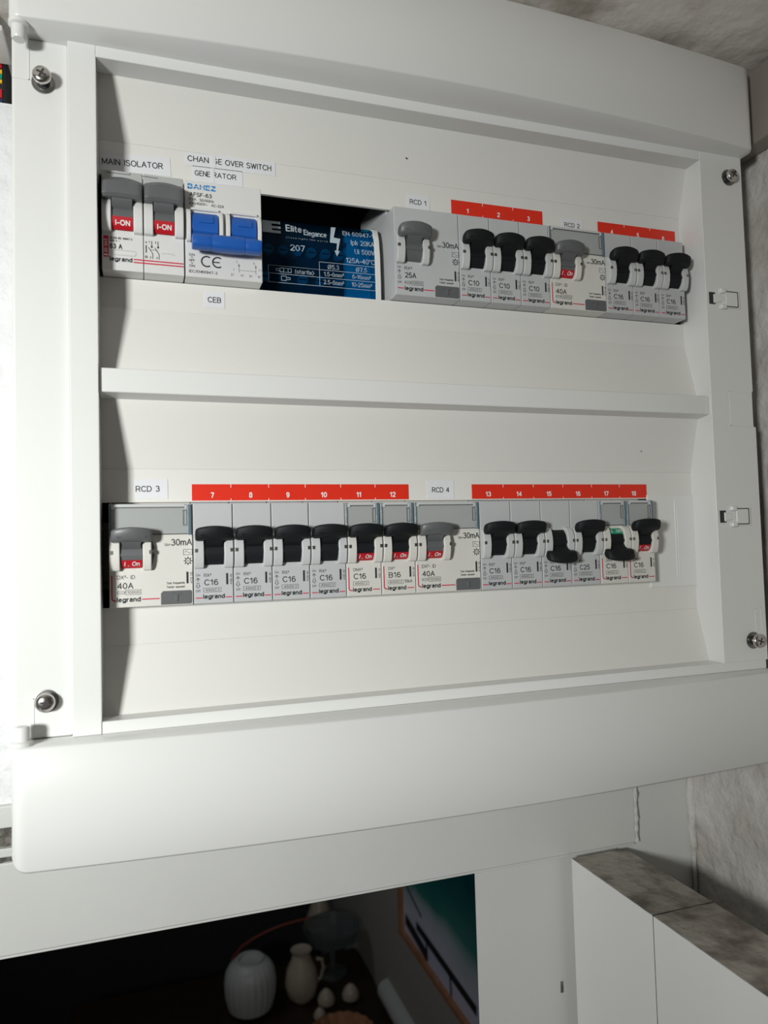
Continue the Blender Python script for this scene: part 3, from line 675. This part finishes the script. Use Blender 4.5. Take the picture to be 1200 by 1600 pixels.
# ---- change-over switch
e = empty('changeover_switch', W(33.9, 0, 148.8), 'white changeover switch with blue toggles joined by a blue bar', 'switch')
b = put('body', body_mesh(35.2).copy(), e, None, 0.35); b.data.materials.append(M['sw_white'])
for s in (0.6, 18.2):
    mb = MB()
    for a, c in ((s, s+2.0), (s+14.6, s+16.4)): mb.extx(cheek_profile(), a, c)
    mb.box(s+1.8, s+14.8, -1.4, .2, 30.8, 32.0)
    mb.obj('toggle_frame', M['sw_white'], e, None, .4)
hmb = MB()
for s in (0.6, 18.2):
    hmb.extx(arc(4.6, 23.6, 8.0, -78, 78, 18)+[(8,23.6)], s+2.3, s+14.2)
    hmb.extx(arc(4.6,23.6,8.5,4,30,4)+[(5,23.6)], s+5.2, s+12.2)
    hmb.extx([(-2,21),(-5.4,18),(-8.4,15.6),(-6,11.2),(-1,13),(0,19)], s+2.6, s+13.8)
tg = hmb.obj('toggle', M['blue'], e, None, .4)
mb = MB()
for a, c, g in ((2.6, 11.2, .0), (11.2, 25.6, .35), (25.6, 33.2, 0.0)):
    rs = []
    for i in range(7):
        x = a + (c-a)*i/6; q = (3.9+g)*(0.93 if i in (0,6) else 1)
        rs.append([(x, -8.2+q*0.95*math.copysign(abs(math.cos(t))**.8, math.cos(t)), 13.0+q*0.85*math.copysign(abs(math.sin(t))**.8, math.sin(t))) for t in [2*math.pi*j/20 for j in range(20)]])
    mb.rings(rs)
mb.obj('handle_bar', M['blue'], e, None, 0)
k, l, bl = MB(), MB(), MB()
txt(bl, 'BAHEZ', 1.5, 14.2, 41.0, 2.5, TY, .035)
wl = MB(); wl.rect(1.2,14.4,42.05,42.35,TY-.02)
txt(l, 'AFSF-63', 2.3, 12.3, 37.6, 1.9, TY, .012); txt(k, '63A', 1.9, 5.3, 35.6, 1.3, TY, .006); txt(k, '50/60Hz', 6.8, 13.2, 35.5, 1.3, TY, .006)
txt(k, '230/400V~', 1.9, 10.3, 33.7, 1.3, TY, .006); txt(k, 'AC-22A', 12.0, 17.8, 33.6, 1.3, TY, .006)
for s_, z_ in (('ON', 9.6), ('OFF', 7.0), ('ON', 4.4)): txt(k, s_, 1.7, 4.2, z_, 1.2, TY, .01)
k.stroke([(2.6,8.8),(3,9.3),(3.4,8.8)],.2,TY); k.stroke([(2.6,6.5),(3,6.0),(3.4,6.5)],.2,TY)
for cx, cz_ in ((9.6,7.6),(14.6,7.6)):
    l.stroke([(cx+2.35*math.cos(a), cz_+2.35*math.sin(a)) for a in [math.radians(58+i*(244/14)) for i in range(15)]], .62, TY)
l.stroke([(12.6,7.6),(15.2,7.6)], .55, TY)
txt(l, 'IEC/EN60947-3', 1.6, 14.2, 1.9, 1.3, TY, .008)
k.stroke([(24.2,8.0),(24.2,3.8)],.13,TY); k.stroke([(24.2,4.9),(32.0,4.9)],.13,TY); k.stroke([(32,8.0),(32,3.4)],.13,TY)
for x_, z_ in ((24.2,7.0),(32.0,7.0)): k.stroke([(x_+.4*math.cos(a), z_+.4*math.sin(a)) for a in [i*math.pi/4 for i in range(9)]],.13,TY)
for s_, x_, z_ in (('1','23','8.2'),('5','31','8.2'),('2 I','20.5','2.0'),('4 I','25','2.0'),('6 I','29','2.0'),('8 I','33','2.0'),('I','21.6','4.5'),('II','33.4','5.2')):
    x_=float(x_); z_=float(z_); txt(k, s_, x_, x_+(.4 if len(s_)==1 else 1.2), z_, 1.1, TY)
k.obj('lettering', M['inkgrey'], e, smooth='flat'); l.obj('bold_lettering', M['ink'], e, smooth='flat'); bb = bl.obj('blue_lettering', M['inkblue'], e, smooth='flat'); wl.obj('lettering_cut', M['sw_white'], bb, smooth='flat')

# ---- terminal block under its blue cover
e = empty('terminal_block', W(71, 14, 148.8), 'terminal block under a dark blue transparent printed cover', 'terminal block')
def tl(y): return y-14
cov = [(24,-14),(8,-14),(2.5,-10),(0.4,0),(0,10),(0.4,24),(1.4,33),(3.2,38.2),(7,40.8),(14,41.6),(30,41.6)]
inn = [(y+0.9, z*0.975+.2) for y, z in cov[::-1]]
cm = bpy.data.materials.new('blue_tinted_cover'); cm.use_nodes = True
nt = cm.node_tree; nt.nodes.clear(); out = nt.nodes.new('ShaderNodeOutputMaterial')
tr = nt.nodes.new('ShaderNodeBsdfTransparent'); tr.inputs[0].default_value = (0.10,0.64,0.84,1)
pr = nt.nodes.new('ShaderNodeBsdfPrincipled'); pr.inputs['Base Color'].default_value = (0.003,0.03,0.06,1); pr.inputs['Roughness'].default_value = .18
mx = nt.nodes.new('ShaderNodeMixShader'); mx.inputs[0].default_value = 0.16
nt.links.new(tr.outputs[0], mx.inputs[1]); nt.links.new(pr.outputs[0], mx.inputs[2]); nt.links.new(mx.outputs[0], out.inputs[0])
cv = MB().extx(cov+inn, 0.8, 58.4).obj('cover', cm, e)
MB().extx([(24,-14),(8,-14),(2.0,-10.5),(-.3,0),(-.6,10),(-.3,24),(.8,33.4),(2.8,38.9),(7,41.6),(14,42.4),(24,42.4)], 58.4, 61.4).obj('end_cap', M['sw_white'], e, None, .5)
MB().box(0.8, 45, 12, 40, -12, 37).obj('carrier', M['tbody'], e, None, .5)
MB().box(45, 58.2, 7, 40, -12, 38).obj('carrier_lit_end', M['tpale'], e, None, .5)  # whitish block paints in the light passing through the cover's right end
for row_, zz in ((0, 26.5), (1, 12.0)):
    for i in range(6 if row_ == 0 else 5):
        x = 5 + i*7.4 if row_ == 0 else 3.2 + i*9.6
        q = MB().cyl((x,12.2,zz),(0,-1,0),2.6,3.2,18).obj('terminal_screw', M['brass'], e)
        MB().box(x-1.9,x+1.9,8.9,9.2,zz-.35,zz+.35).obj('screw_slot', M['inner'], q)
k = MB()
ox, oz, ty = 71, 148.8, None
def tt(s, x0, x1, z, h, b=0.0): txt(k, s, x0-ox, x1-ox, z-oz, h, 0, b)
tt('E', 83.6, 85.9, 181.6, 4.0, .01); tt('lite', 86.1, 91.8, 181.6, 3.8, .01); tt('E', 92.6, 94.2, 180.6, 3.2, .008); tt('legance', 94.3, 104.4, 180.4, 3.0, .006)
tt('c r o s s  l i g h t  t h e  w o r l d', 83.6, 104.6, 178.0, .8, .01); tt('207', 85.4, 92.8, 171.6, 3.2)
tt('EN 60947-1', 113.0, 129.6, 182.9, 2.6); tt('Ipk 20KA', 117.0, 129.6, 178.0, 2.7); tt('Ui 500V', 118.8, 129.5, 173.2, 2.7); tt('125A-40°C', 114.0, 129.4, 168.2, 2.7)
tt('Ø5.3', 104.2, 110.2, 163.9, 2.3); tt('Ø7.5', 119.0, 125.0, 163.9, 2.3); tt('(starfix)·', 87.4, 97.6, 160.0, 2.2)
tt('1.5-6mm²', 102.2, 112.6, 160.1, 2.2); tt('6-16mm²', 117.0, 127.0, 160.1, 2.2); tt('2.5-6mm²', 102.0, 112.6, 156.0, 2.2); tt('10-25mm²', 116.6, 127.4, 156.0, 2.2)
k.frame(100-ox, 129.4-ox, 154.8-oz, 167.2-oz, .2, 0)
for z_ in (163.2, 159.2): k.stroke([(74.2-ox if z_ < 164 else 100-ox, z_-oz), (129.4-ox, z_-oz)], .2, 0)
k.frame(74.2-ox, 100-ox, 154.8-oz, 163.2-oz, .2, 0)
k.frame(80-ox, 85.6-ox, 160.2-oz, 162.2-oz, .2, 0); k.frame(81.8-ox, 84-ox, 160.2-oz, 162.2-oz, .2, 0); k.frame(78-ox, 80-ox, 160.7-oz, 161.7-oz, .2, 0)
k.frame(80.6-ox, 83-ox, 156.0-oz, 158.2-oz, .2, 0); k.frame(83-ox, 85-ox, 156.6-oz, 157.6-oz, .2, 0)
k.v = [(x, -0.12 + (0 if z < 24 else (1.4*((z-24)/9)**2 if z < 33 else 1.4+1.8*((z-33)/5.2))) + (0.0 if z > 0 else 0), z) for x,y,z in k.v]
# follow the cover's own profile
def cy_at(z):
    pts = sorted([(b, a) for a, b in cov[3:9]])
    for (za, ya), (zb, yb) in zip(pts[:-1], pts[1:]):
        if za <= z <= zb: return ya + (yb-ya)*(z-za)/(zb-za)
    return 0
k.v = [(x, cy_at(z)-0.15, z) for x,y,z in k.v]
k.obj('cover_lettering', M['inkpale'], cv, smooth='flat')
lg = MB()
for a in ((2.4,8.4,35.0,37.0),(2.4,4.4,28.6,37.0),(2.4,8.4,32.4,33.6),(2.4,8.4,28.6,30.6)): pass
lg.v = []; lg.f = []
for (xa,xb,za,zb) in ((1.0,5.6,31.2,38.0),(5.6,10.0,36.4,38.0),(5.6,10.0,33.7,35.1),(5.6,10.0,31.2,32.6)): 
    for q_ in range(8): lg.rect(xa,xb,za+(zb-za)*q_/8,za+(zb-za)*(q_+1)/8,0)
lg.v = [(x, cy_at(z)-0.2, z) for x,y,z in lg.v]
bolt = MB(); bolt.add([((x-ox),0,(z-oz)) for x,z in ((107.1,186.8),(109.6,186.9),(107.9,180.7),(111.4,180.4),(109.8,173.6),(110.7,173.7),(109.2,170.7),(108.0,173.8),(109.0,173.7),(109.5,177.7),(105.8,177.8))], [tuple(range(11))])
bolt.v = [(x, cy_at(z)-0.6, z) for x,y,z in bolt.v]; bolt.obj('cover_bolt_mark', M['inkpale'], cv, smooth='flat')
lg.obj('cover_emblem', M['inkpale'], cv, smooth='flat')

# ================================================================== PAPER LABELS AND NUMBER STRIPS (stuck on the mask, y = 9)
def paper(x0, z0, w, h, rot, texts, label, group='paper labels with typed names'):
    e = empty('paper_label', W(x0, 8.95, z0), label, 'label', group)
    MB().box(0, w, -0.16, 0, 0, h).obj('paper', M['paper'], e)
    k = MB()
    for (s, a, b, z, hh) in texts: txt(k, s, a, b, z, hh, -0.22, 0.004)
    k.obj('lettering', M['ink'], e, smooth='flat')
    e.rotation_euler = (0, -math.radians(rot), 0)
    return e
paper(-2.4, 197.6, 31.0, 8.6, 2.4, [('MAIN ISOLATOR', 0.9, 27.6, 3.0, 2.9)], 'white paper label reading MAIN ISOLATOR')
e = paper(35.2, 205.2, 42.6, 6.6, 0.6, [('CHAN', 1.0, 10.8, 2.2, 2.8), ('G', 12.3, 14.9, 2.2, 2.8), ('E OVER SWITCH', 15.2, 40.6, 2.2, 2.8)], 'white paper label reading CHANGE OVER SWITCH, cut through its G')
MB().box(12.0, 13.9, -0.3, -0.1, 0.2, 6.4).obj('paper_patch', M['paper'], e)
e = paper(38.4, 197.9, 23.4, 7.6, 0.6, [('GENE', 1.0, 8.2, 2.9, 2.6), ('R', 9.2, 11.2, 2.9, 2.6), ('ATOR', 11.4, 20.4, 2.9, 2.6)], 'white paper label reading GENERATOR above the changeover switch')
MB().box(8.6, 10.0, -0.3, -0.1, 0.2, 7.4).obj('paper_patch', M['paper'], e)
paper(43.0, 138.0, 9.2, 7.7, 0, [('CEB', 1.4, 7.6, 2.4, 2.7)], 'small white paper label reading CEB below the changeover switch')
paper(146.2, 197.4, 12.4, 8.2, 0, [('RCD 1', 1.4, 10.6, 3.0, 2.6)], 'paper label RCD 1 above the all-grey residual device')
paper(237.3, 196.6, 14.0, 7.2, 0, [('RCD 2', 2.2, 12.0, 2.1, 2.5)], 'paper label RCD 2 above the cream device of the upper row')
paper(10.9, 47.9, 14.3, 8.8, 0.5, [('RCD 3', 0.4, 10.8, 3.1, 2.7)], 'paper label RCD 3 at the left end above the lower row')
paper(152.4, 47.2, 14.9, 9.3, 0.0, [('RCD 4', 2.6, 12.2, 3.1, 2.7)], 'paper label RCD 4 between the two long red strips')
def strip(x0, x1, z0, h, nums, label):
    e = empty('number_strip', W(x0, 8.95, z0), label, 'label', 'red number strips above the breakers')
    MB().box(0, x1-x0, -0.2, 0, 0, h).obj('tape', M['strip'], e)
    k = MB(); n = len(nums); p = (x1-x0)/n
    for i, s in enumerate(nums):
        txc(k, s, p*(i+.52), 1.2, 2.6, -0.26, .016, 1.0)
        if i: k.rect(p*i-.14, p*i+.14, h-1.6, h, -0.26); k.rect(p*i-.14, p*i+.14, 0, .9, -0.26)
    k.obj('numbers', M['inkwhite'], e, smooth='flat')
strip(171.0, 225.6, 198.0, 7.6, ['1','2','3'], 'red strip numbered 1 2 3 above the three C10 breakers')
strip(261.2, 314.2, 196.5, 7.6, ['4','5','6'], 'short red strip 4 5 6 at the right end of the upper row')
strip(35.8, 142.2, 46.9, 7.6, [str(i) for i in range(7,13)], 'long red strip numbered 7 to 12, left half of the lower row')
strip(177.4, 286.2, 46.9, 7.6, [str(i) for i in range(13,19)], 'long red strip numbered 13 to 18, right half of the lower row')

# ================================================================== THINGS AROUND
# striped case on the ledge left of the board
e = empty('striped_case', W(-108.5, 130, 263.2), 'black case with red, yellow and green bands on the ledge left of the board', 'case')
mb = MB(); mb.box(-60, 57, -48, 30, 0, 27); mb.obj('body', M['ink'], e, None, 2.5, 3)
for c, a, b in (('red',19.5,24.5),('yellow',16.3,18.4),('green',13.6,16.0),('yellow',11.2,13.0),('red',3.2,7.8),('navy',0.6,2.4)):
    if c not in M: M[c] = mat(c+'_cloth', {'yellow':(0.75,0.45,0.01),'green':(0,0.05,0.02),'navy':(0.01,0.02,0.08)}[c], .7)
    MB().box(-50, 54.6, -48.9, -44, a, b).obj('stripe', M[c] if c != 'red' else M['red'], e)

sbox('trim_9', M['gloss_paint'], [(-200, -49, 52, 80, 284, 286.8)], 0.6)
e = empty('grey_box', W(-125, 68, 286.9), 'dark grey flat box on the thin shelf at the top left corner', 'box')
MB().box(-60, 70, -10, 10, 0, 11.5).obj('body', M['greytog'], e, None, 1.0)
MB().box(-60, 70, -10.3, -9.9, 3.0, 3.6).box(50, 66, -10.3, -9.9, 6, 8.5).obj('printed_marks', M['inkpale'], e)
# picture in the far room
pic = empty('framed_picture', W(698, 1390, -1040), 'teal and white abstract picture in an oak frame on the far room wall', 'picture')
def pm():
    m = bpy.data.materials.new('abstract_print'); m.use_nodes = True; nt = m.node_tree; b = nt.nodes['Principled BSDF']; b.inputs['Roughness'].default_value = .3
    tc = nt.nodes.new('ShaderNodeTexCoord'); n = nt.nodes.new('ShaderNodeTexNoise'); n.inputs['Scale'].default_value = 3; nt.links.new(tc.outputs['Object'], n.inputs[0])
    sp = nt.nodes.new('ShaderNodeSeparateXYZ'); nt.links.new(tc.outputs['Object'], sp.inputs[0])
    ad = nt.nodes.new('ShaderNodeMath'); ad.operation = 'MULTIPLY_ADD'; ad.inputs[1].default_value = 3.2
    nt.links.new(sp.outputs['Z'], ad.inputs[0]); 
    mu = nt.nodes.new('ShaderNodeMath'); mu.operation='MULTIPLY_ADD'; mu.inputs[1].default_value = .5; mu.inputs[2].default_value=-.28
    nt.links.new(n.outputs['Fac'], mu.inputs[0]); nt.links.new(mu.outputs[0], ad.inputs[2])
    cr = nt.nodes.new('ShaderNodeValToRGB'); es = cr.color_ramp.elements
    es[0].position=.0; es[0].color=(.55,.58,.78,1); es[1].position=.95; es[1].color=(.003,.07,.09,1)
    for p,c in ((.25,(.62,.64,.75,1)),(.42,(.42,.50,.55,1)),(.52,(.03,.22,.20,1)),(.7,(.01,.14,.14,1))): q=es.new(p); q.color=c
    nt.links.new(ad.outputs[0], cr.inputs[0]); nt.links.new(cr.outputs[0], b.inputs['Base Color']); return m
MB().box(-10, 0, -440, 230, 14, 520).obj('print', pm(), pic)
fr = MB(); fr.box(-22, 0, -455, 245, 0, 14); fr.box(-22,0,-455,245,520,534); fr.box(-22,0,230,245,14,520); fr.box(-22,0,-455,-440,14,520)
fr.obj('frame', M['oak'], pic)
def slab(pts, y=None):   # dark brush strokes of the print, on plane x=-10.6
    mb = MB()
    for (ya,za),(yb,zb),w in pts:
        d = Vector((yb-ya, zb-za)).normalized(); n = Vector((-d.y,d.x))*w/2
        mb.add([(-10.8,ya-n.x,za-n.y),(-10.8,yb-n.x,zb-n.y),(-10.8,yb+n.x,zb+n.y),(-10.8,ya+n.x,za+n.y)],[(0,1,2,3)])
    return mb
slab([((130,72),(-235,60),22),((60,75),(55,0+18),10),((-90,62),(-95,16),10),((215,50),(60,28),30),((225,150),(90,110),8)]).obj('brush_strokes', M['ink'], pic, smooth='flat')

# sideboard and ornaments in the dark far room
TZ = -1330
e = empty('sideboard', W(250, 1900, ZF), 'dark sideboard in the far room below the doorway view', 'sideboard')
MB().box(-450, 440, -380, 240, 60, 770).obj('cabinet', M['wood'], e, None, 6)
for a in ((-430,-340),(380,-340),(-430,200),(380,200)): MB().box(a[0],a[0]+40,a[1],a[1]+40,0,60).obj('leg', M['wood'], e)
M['ceram'] = mat('white_ceramic', (0.55,0.56,0.54), .4); M['cream'] = mat('cream_ceramic', (0.45,0.38,0.30), .35); M['copper'] = mat('dark_copper', (0.25,0.05,0.03), .5); M['glassy'] = mat('smoked_glass', (0.12,0.14,0.14), .1, alpha=.6)
def on(x, y, z=None): return W(x, y, TZ)
CP = Vector((13.06,-340.18,23.14)); RT = RC.transposed()
def ray_z(u, v, z):        # board-mm point where the photograph's pixel meets height z
    d = RT @ Vector(((u-600)/F_PX, (v-800)/F_PX, 1.0)); t = (z-CP.z)/d.z; return CP + d*t
def spot(u, v): p = ray_z(u, v, TZ+2); return p
p = spot(392, 1578)
e = empty('ribbed_vase', W(p.x, p.y, TZ), 'ribbed white vase standing in the dark far room', 'vase')
MB().lathe((0,0,0), [(42,0),(62,14),(72,50),(74,90),(70,118),(56,138),(40,146),(40,152),(34,152),(34,140)], 72, ribs=24, amp=.02).obj('body', M['ceram'], e)
p = spot(520, 1520)
e = empty('glass_bowl', W(p.x, p.y, TZ), 'smoky glass bowl on a stand, behind the cream ornaments in the far room', 'bowl')
MB().lathe((0,0,0), [(45,0),(45,6),(10,14),(9,80),(40,92),(80,112),(92,150),(88,150),(76,116),(10,96)], 40).obj('bowl', M['glassy'], e)
p = spot(500, 1443)
e = empty('cone_ornament', W(p.x, p.y, TZ), 'beige cone standing behind the glass bowl in the far room', 'ornament')
MB().lathe((0,0,0), [(58,0),(56,6),(16,112),(8,116),(.1,116)], 32).obj('cone', M['cream'], e)
p = spot(472, 1560)
e = empty('cream_jug', W(p.x, p.y, TZ), 'cream glazed jug left of the small ornaments in the far room', 'jug')
MB().lathe((0,0,0), [(26,0),(42,16),(50,50),(44,90),(30,118),(26,136),(32,146),(26,142)], 32).obj('body', M['cream'], e)
MB().tube([(46,0,110),(64,0,104),(68,0,78),(58,0,52),(48,0,44)], 5).obj('handle', M['cream'], e)
for i, (u, v, s) in enumerate(((510,1570,26),(548,1562,26),(500,1592,18))):
    p = spot(u, v)
    e = tag(MB().lathe((0,0,0), [(s*.5,0),(s*.95,s*.35),(s,s*.8),(s*.7,s*1.4),(s*.3,s*1.8),(.1,s*1.9)], 24).obj('shell_ornament', M['cream'], None, W(p.x,p.y,TZ)),
        ['cream shell ornament beside the jug in the far room','larger cream shell ornament below the glass bowl','smallest cream shell ornament, nearest the doorway'][i], 'ornament', 'cream ornaments in the far room')
p = spot(535, 1650)
e = tag(MB().lathe((0,0,0), [(50,0),(78,16),(92,60),(88,64),(74,22),(10,8)], 40, ribs=20, amp=.03).obj('woven_basket', M['oak'], None, W(p.x,p.y,TZ)), 'brown round basket at the bottom edge of the doorway view', 'basket')
p = spot(372, 1560); q = spot(600, 1520)
a = spot(362,1500); pts = []
for i in range(16):
    t = i/15; P = a.lerp(spot(604,1462), t); pts.append((P.x, P.y, TZ+95*math.sin(math.pi*t)**.6+4))
pts0 = [(x-pts[0][0], y-pts[0][1], z-TZ) for x,y,z in pts]; pts0 = [(0,0,2)] + pts0
tag(MB().tube(pts0, 4, 8).obj('copper_branch', M['copper'], None, W(pts[0][0],pts[0][1],TZ)), 'thin dark red branch arching above the ornaments in the far room', 'branch')
p = spot(606, 1562)
e = empty('paper_roll', W(p.x+35, p.y-70, TZ), 'pale roll lying against the far room wall under the picture', 'roll')
o = MB().cyl((-35,-260,34),(0,1,0),32,330,28).obj('roll', M['ceram'], e, None, 2)
# small dark specks on the white cover
mb = MB()
def ray_y(u, v, y): d = RT @ Vector(((u-600)/F_PX, (v-800)/F_PX, 1.0)); return CP + d*((y-CP.y)/d.y)
for u, v, y, r in ((635,247,5.0,.35),(372,1057,7.0,.3),(1002,705,5,.25),(1125,1057,-9.8,.35),(160,566,3,.35),(973,1127,-24,.15),(415,728,8.9,.3)):
    p = ray_y(u, v, y) - Vector((156, YW, 96)); mb.cyl((p.x, p.y+.3, p.z), (0,-1,0), r, .5, 6)
tag(mb.obj('speck', M['ink'], board), kind='stuff')
mb = MB(); p = ray_y(878, 1542, 83.9); mb.box(p.x-.9, p.x+.9, 83.6, 84.1, p.z-3.4, p.z+3.4)
tag(mb.obj('scuff_mark', M['mortar'], bpy.data.objects['trim_2']))
bpy.context.view_layer.update()
